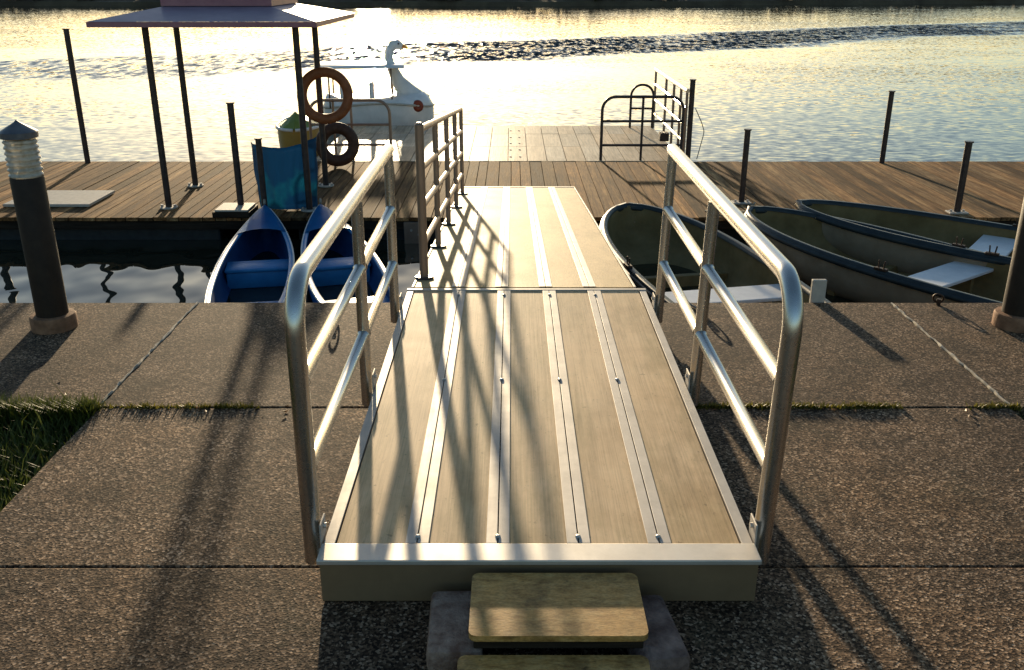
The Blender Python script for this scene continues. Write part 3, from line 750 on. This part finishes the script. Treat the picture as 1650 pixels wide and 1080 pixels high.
def rowboat(loc, rot, L, label, seats=(.36,), beam=.56):
    t = thing('rowing_boat', label, 'rowing boat', loc, 'rowing boats moored on the right', rot)
    hwf = lambda s: beam * (.80 + .20 * math.sin(min(1, s / .45) * math.pi / 2)) * (1 if s < .45 else max(0.0, 1 - ((s - .45) / .55) ** 2.6) ** .62) + .004
    sheer = lambda s: .30 + .11 * s ** 2.5
    keel = lambda s: -.10 + .26 * max(0, (s - .6) / .4) ** 2.4
    part('hull', hull(L, hwf, sheer, keel, 3.0), M['boatout'], t, True)
    part('liner', hull(L, hwf, sheer, keel, 3.4, off=.024, t0=.01, t1=.988), M['boatin'], t, True)
    part('rubbing_strake', gunwale(L, hwf, lambda s: sheer(s), .024, .014, dz=-.028), M['boatrail'], t, True)
    bm = bmesh.new()
    for sgn in (-1, 1):
        rows = []
        for i in range(51):
            s = i / 50; w = hwf(s) + .018; z = sheer(s) + .004; yy = s * L + (.018 if i == 50 else 0)
            rows.append((bm.verts.new((sgn * w, yy, z - .012)), bm.verts.new((sgn * (w - .008), yy, z + .012)), bm.verts.new((sgn * max(w - .050, .0), yy - (.05 if i == 50 else 0), z + .010)), bm.verts.new((sgn * max(w - .055, .0), yy - (.055 if i == 50 else 0), z - .022))))
        for A, B in zip(rows, rows[1:]):
            for k in range(3): bm.faces.new((A[k], A[k + 1], B[k + 1], B[k]))
    part('gunwale', bm, M['boatrail'], t, True)
    for s in seats:
        bm = bmesh.new(); w = hwf(s) - .03; box(bm, -w, w, s * L - .15, s * L + .15, .205, .232, .006); st = part('bench', bm, M['bench'], t)
        for sg in (-1, 1): bm = bmesh.new(); box(bm, sg * w * .6 - .02, sg * w * .6 + .02, s * L - .1, s * L + .1, -.04, .2045); part('bench_support', bm, M['boatin'], st)
    # floor ledge and bow locker
    bm = bmesh.new(); w = hwf(.70) - .045; box(bm, -w, w, .64 * L, .66 * L, -.05, .09, .006); part('bulkhead', bm, M['boatin'], t)
    for sg in (-1, 1):
        bm = bmesh.new(); s = .52; x = sg * (hwf(s)); box(bm, x - .02, x + .02, s * L - .05, s * L + .05, sheer(s) + .012, sheer(s) + .030, .003)
        for d in (-.02, .02): tube(bm, [(x, s * L + d, sheer(s) + .03), (x, s * L + d * 1.3, sheer(s) + .085)], .006, 6)
        part('rowlock', bm, M['chain'], t)
    return t
l, r = place((1.06, 8.42), (-.22, 1), 3.4); rowboat(l, r, 3.4, 'olive rowing boat nearest the gangway, seen through the right handrail', (.376, .12), .55)
l, r = place((2.16, 8.28), (-.60, .80), 3.5); rowboat(l, r, 3.5, 'middle rowing boat of the three, pale bench slanting near the right bollard', (.47, .14), .54)
l, r = place((2.66, 8.52), (-.80, .60), 3.7); rowboat(l, r, 3.7, 'rowing boat farthest back against the dock, on the right', (.55, .14), .54)

# swan boat
def swan():
    t = thing('swan_boat', 'white swan pedal boat with flat canopy, moored behind the landing stage', 'swan boat', (-3.05, 15.35, WZ), None, R(-90) + R(6))
    L = 1.78
    hwf = lambda s: .52 * (max(0, 1 - abs(2 * s - 1) ** 3.2)) ** .6 + .01
    sheer = lambda s: .40 + .10 * math.sin(s * 3.1)
    keel = lambda s: -.15 + .25 * abs(2 * s - 1) ** 5
    bm = hull(L, hwf, sheer, keel, 2.2); part('hull', bm, M['swan'], t, True)
    bm = bmesh.new(); rows = []
    for i in range(25):     # domed upper body with raised tail and breast
        s = i / 24; w = hwf(s); z = sheer(s)
        dome = min(1, w / .25) * (.08 + .14 * max(0, (s - .55) / .45) ** 1.0 * (1 if s < .93 else 0.5) + .16 * max(0, (.2 - s) / .2))
        rows.append([bm.verts.new((w * math.sin(a), s * L, z + dome * math.cos(a))) for a in [R(-90 + 15 * k) for k in range(13)]])
    for A, B in zip(rows, rows[1:]):
        for k in range(12): bm.faces.new((A[k], A[k + 1], B[k + 1], B[k]))
    part('upper_body', bm, M['swan'], t, True)
    bm = bmesh.new()
    P = [(0, 1.50, .40), (0, 1.36, .60), (0, 1.22, .80), (0, 1.13, 1.0), (0, 1.09, 1.14), (0, 1.11, 1.26), (0, 1.16, 1.335), (0, 1.24, 1.355), (0, 1.31, 1.33)]
    tube(bm, P, [.27, .17, .105, .080, .064, .062, .080, .078, .040], 16); n = part('neck', bm, M['swan'], t, True)
    bm = bmesh.new(); tube(bm, [(0, 1.29, 1.335), (0, 1.36, 1.31), (0, 1.43, 1.28)], [.036, .028, .010], 10); part('beak', bm, M['beak'], n, True)
    for s_ in (-1, 1): bm = bmesh.new(); tube(bm, [(s_ * .062, 1.25, 1.365), (s_ * .082, 1.25, 1.368)], .014, 10); part('eye', bm, M['darkpole'], n, True)
    for y_ in (.35, .80): bm = bmesh.new(); box(bm, -.40, .40, y_ - .04, y_ + .03, .42, .80, .03); box(bm, -.40, .40, y_ + .031, y_ + .25, .42, .56, .03); part('seat', bm, M['swan'], t, 'auto')
    part('rub_rail', gunwale(L, hwf, sheer, .018, .01), M['plate'], t, True)
    bm = bmesh.new(); box(bm, -.55, .55, -.05, 1.33, 1.03, 1.06, .012)
    for v in bm.verts:
        if v.co.z > 1.045: v.co.z += .06 * max(0, 1 - abs(v.co.x) / .55); v.co.x *= .92
    part('canopy', bm, M['swan'], t, 'auto')
    for x, y in ((-.42, .15), (.42, .15), (-.42, 1.12), (.42, 1.12)):
        bm = bmesh.new(); tube(bm, [(x, y, .42), (x, y, 1.032)], .013, 8); part('canopy_post', bm, M['galv'], t, True)
    for s in (-1, 1):
        bm = bmesh.new(); q = []
        torus(bm, (s * .40, 1.52, .44), .045, .05, (s, .35, .1), 20, 10); part('side_boss', bm, M['swanred'], t, True)
swan()
def duckboat():
    t = thing('pedal_boat', 'ochre pedal boat with a pointed green deck, behind the blue plastic sheet', 'pedal boat', (-2.72, 11.75, WZ), None, R(4))
    L = 1.3
    hwf = lambda s: .27 * (max(0, 1 - abs(2 * s - 1) ** 3)) ** .6 + .01
    sheer = lambda s: .57; keel = lambda s: -.12 + .2 * abs(2 * s - 1) ** 6
    part('hull', hull(L, hwf, sheer, keel, 2.4), M['duck'], t, True)
    bm = bmesh.new(); rows = []
    for i in range(13):
        s = i / 12; w = hwf(s); pk = .19 * max(0, 1 - abs(s - .16) / .16) + .02
        rows.append([bm.verts.new((w * u, s * L, .572 + pk * (1 - abs(u)))) for u in (-1, -.5, 0, .5, 1)])
    for A, B in zip(rows, rows[1:]):
        for k in range(4): bm.faces.new((A[k], A[k + 1], B[k + 1], B[k]))
    part('deck', bm, M['duckgreen'], t)
    part('gunwale', gunwale(L, hwf, sheer, .02, .006), M['white'], t, True)
duckboat()

# small things on the quay edge
bm = bmesh.new(); box(bm, 1.67, 1.75, 4.925, 4.955, -.32, .125, .005); tag(link('timber_stake', bm, M['plate']), 'pale upright timber stake at the quay edge by the gangway handrail bend', 'stake')
def ring(loc, label, rx=0):
    t = thing('mooring_ring', label, 'mooring ring', loc, 'iron mooring rings on the quay edge')
    bm = bmesh.new(); tube(bm, [(0, 0, 0), (0, 0, .035)], .012, 10); part('stud', bm, M['chain'], t, 'auto')
    bm = bmesh.new(); torus(bm, (0, .012, .035), .026, .006, (.5, 1, .35), 20, 8); part('loop', bm, M['chain'], t, True)
ring((1.02, 4.70, 0), 'small iron mooring ring behind the right handrail of the gangway')
ring((-.93, 4.60, 0), 'small iron mooring ring behind the left handrail of the gangway')
ring((2.36, 4.87, 0), 'small iron mooring ring at the quay edge just left of the right bollard')
bm = bmesh.new(); tube(bm, fillet([(1.03, 4.72, .012), (.99, 4.84, .008), (.96, 4.90, .02), (.95, 4.96, -.2)], .04, 4), .006, 6)
tag(link('mooring_rope', bm, M['rope'], None, True), 'short pale rope running from the ring over the quay edge', 'rope')

bm = bmesh.new(); tube(bm, fillet([(2.20, 8.30, -.22), (2.16, 8.42, -.33), (2.10, 8.54, -.36), (2.02, 8.70, -.405), (1.86, 8.80, -.412)], .05, 4), .008, 6)
tag(link('mooring_line', bm, M['rope'], None, True), 'thin rope from the bow of the middle rowing boat up onto the dock', 'rope')
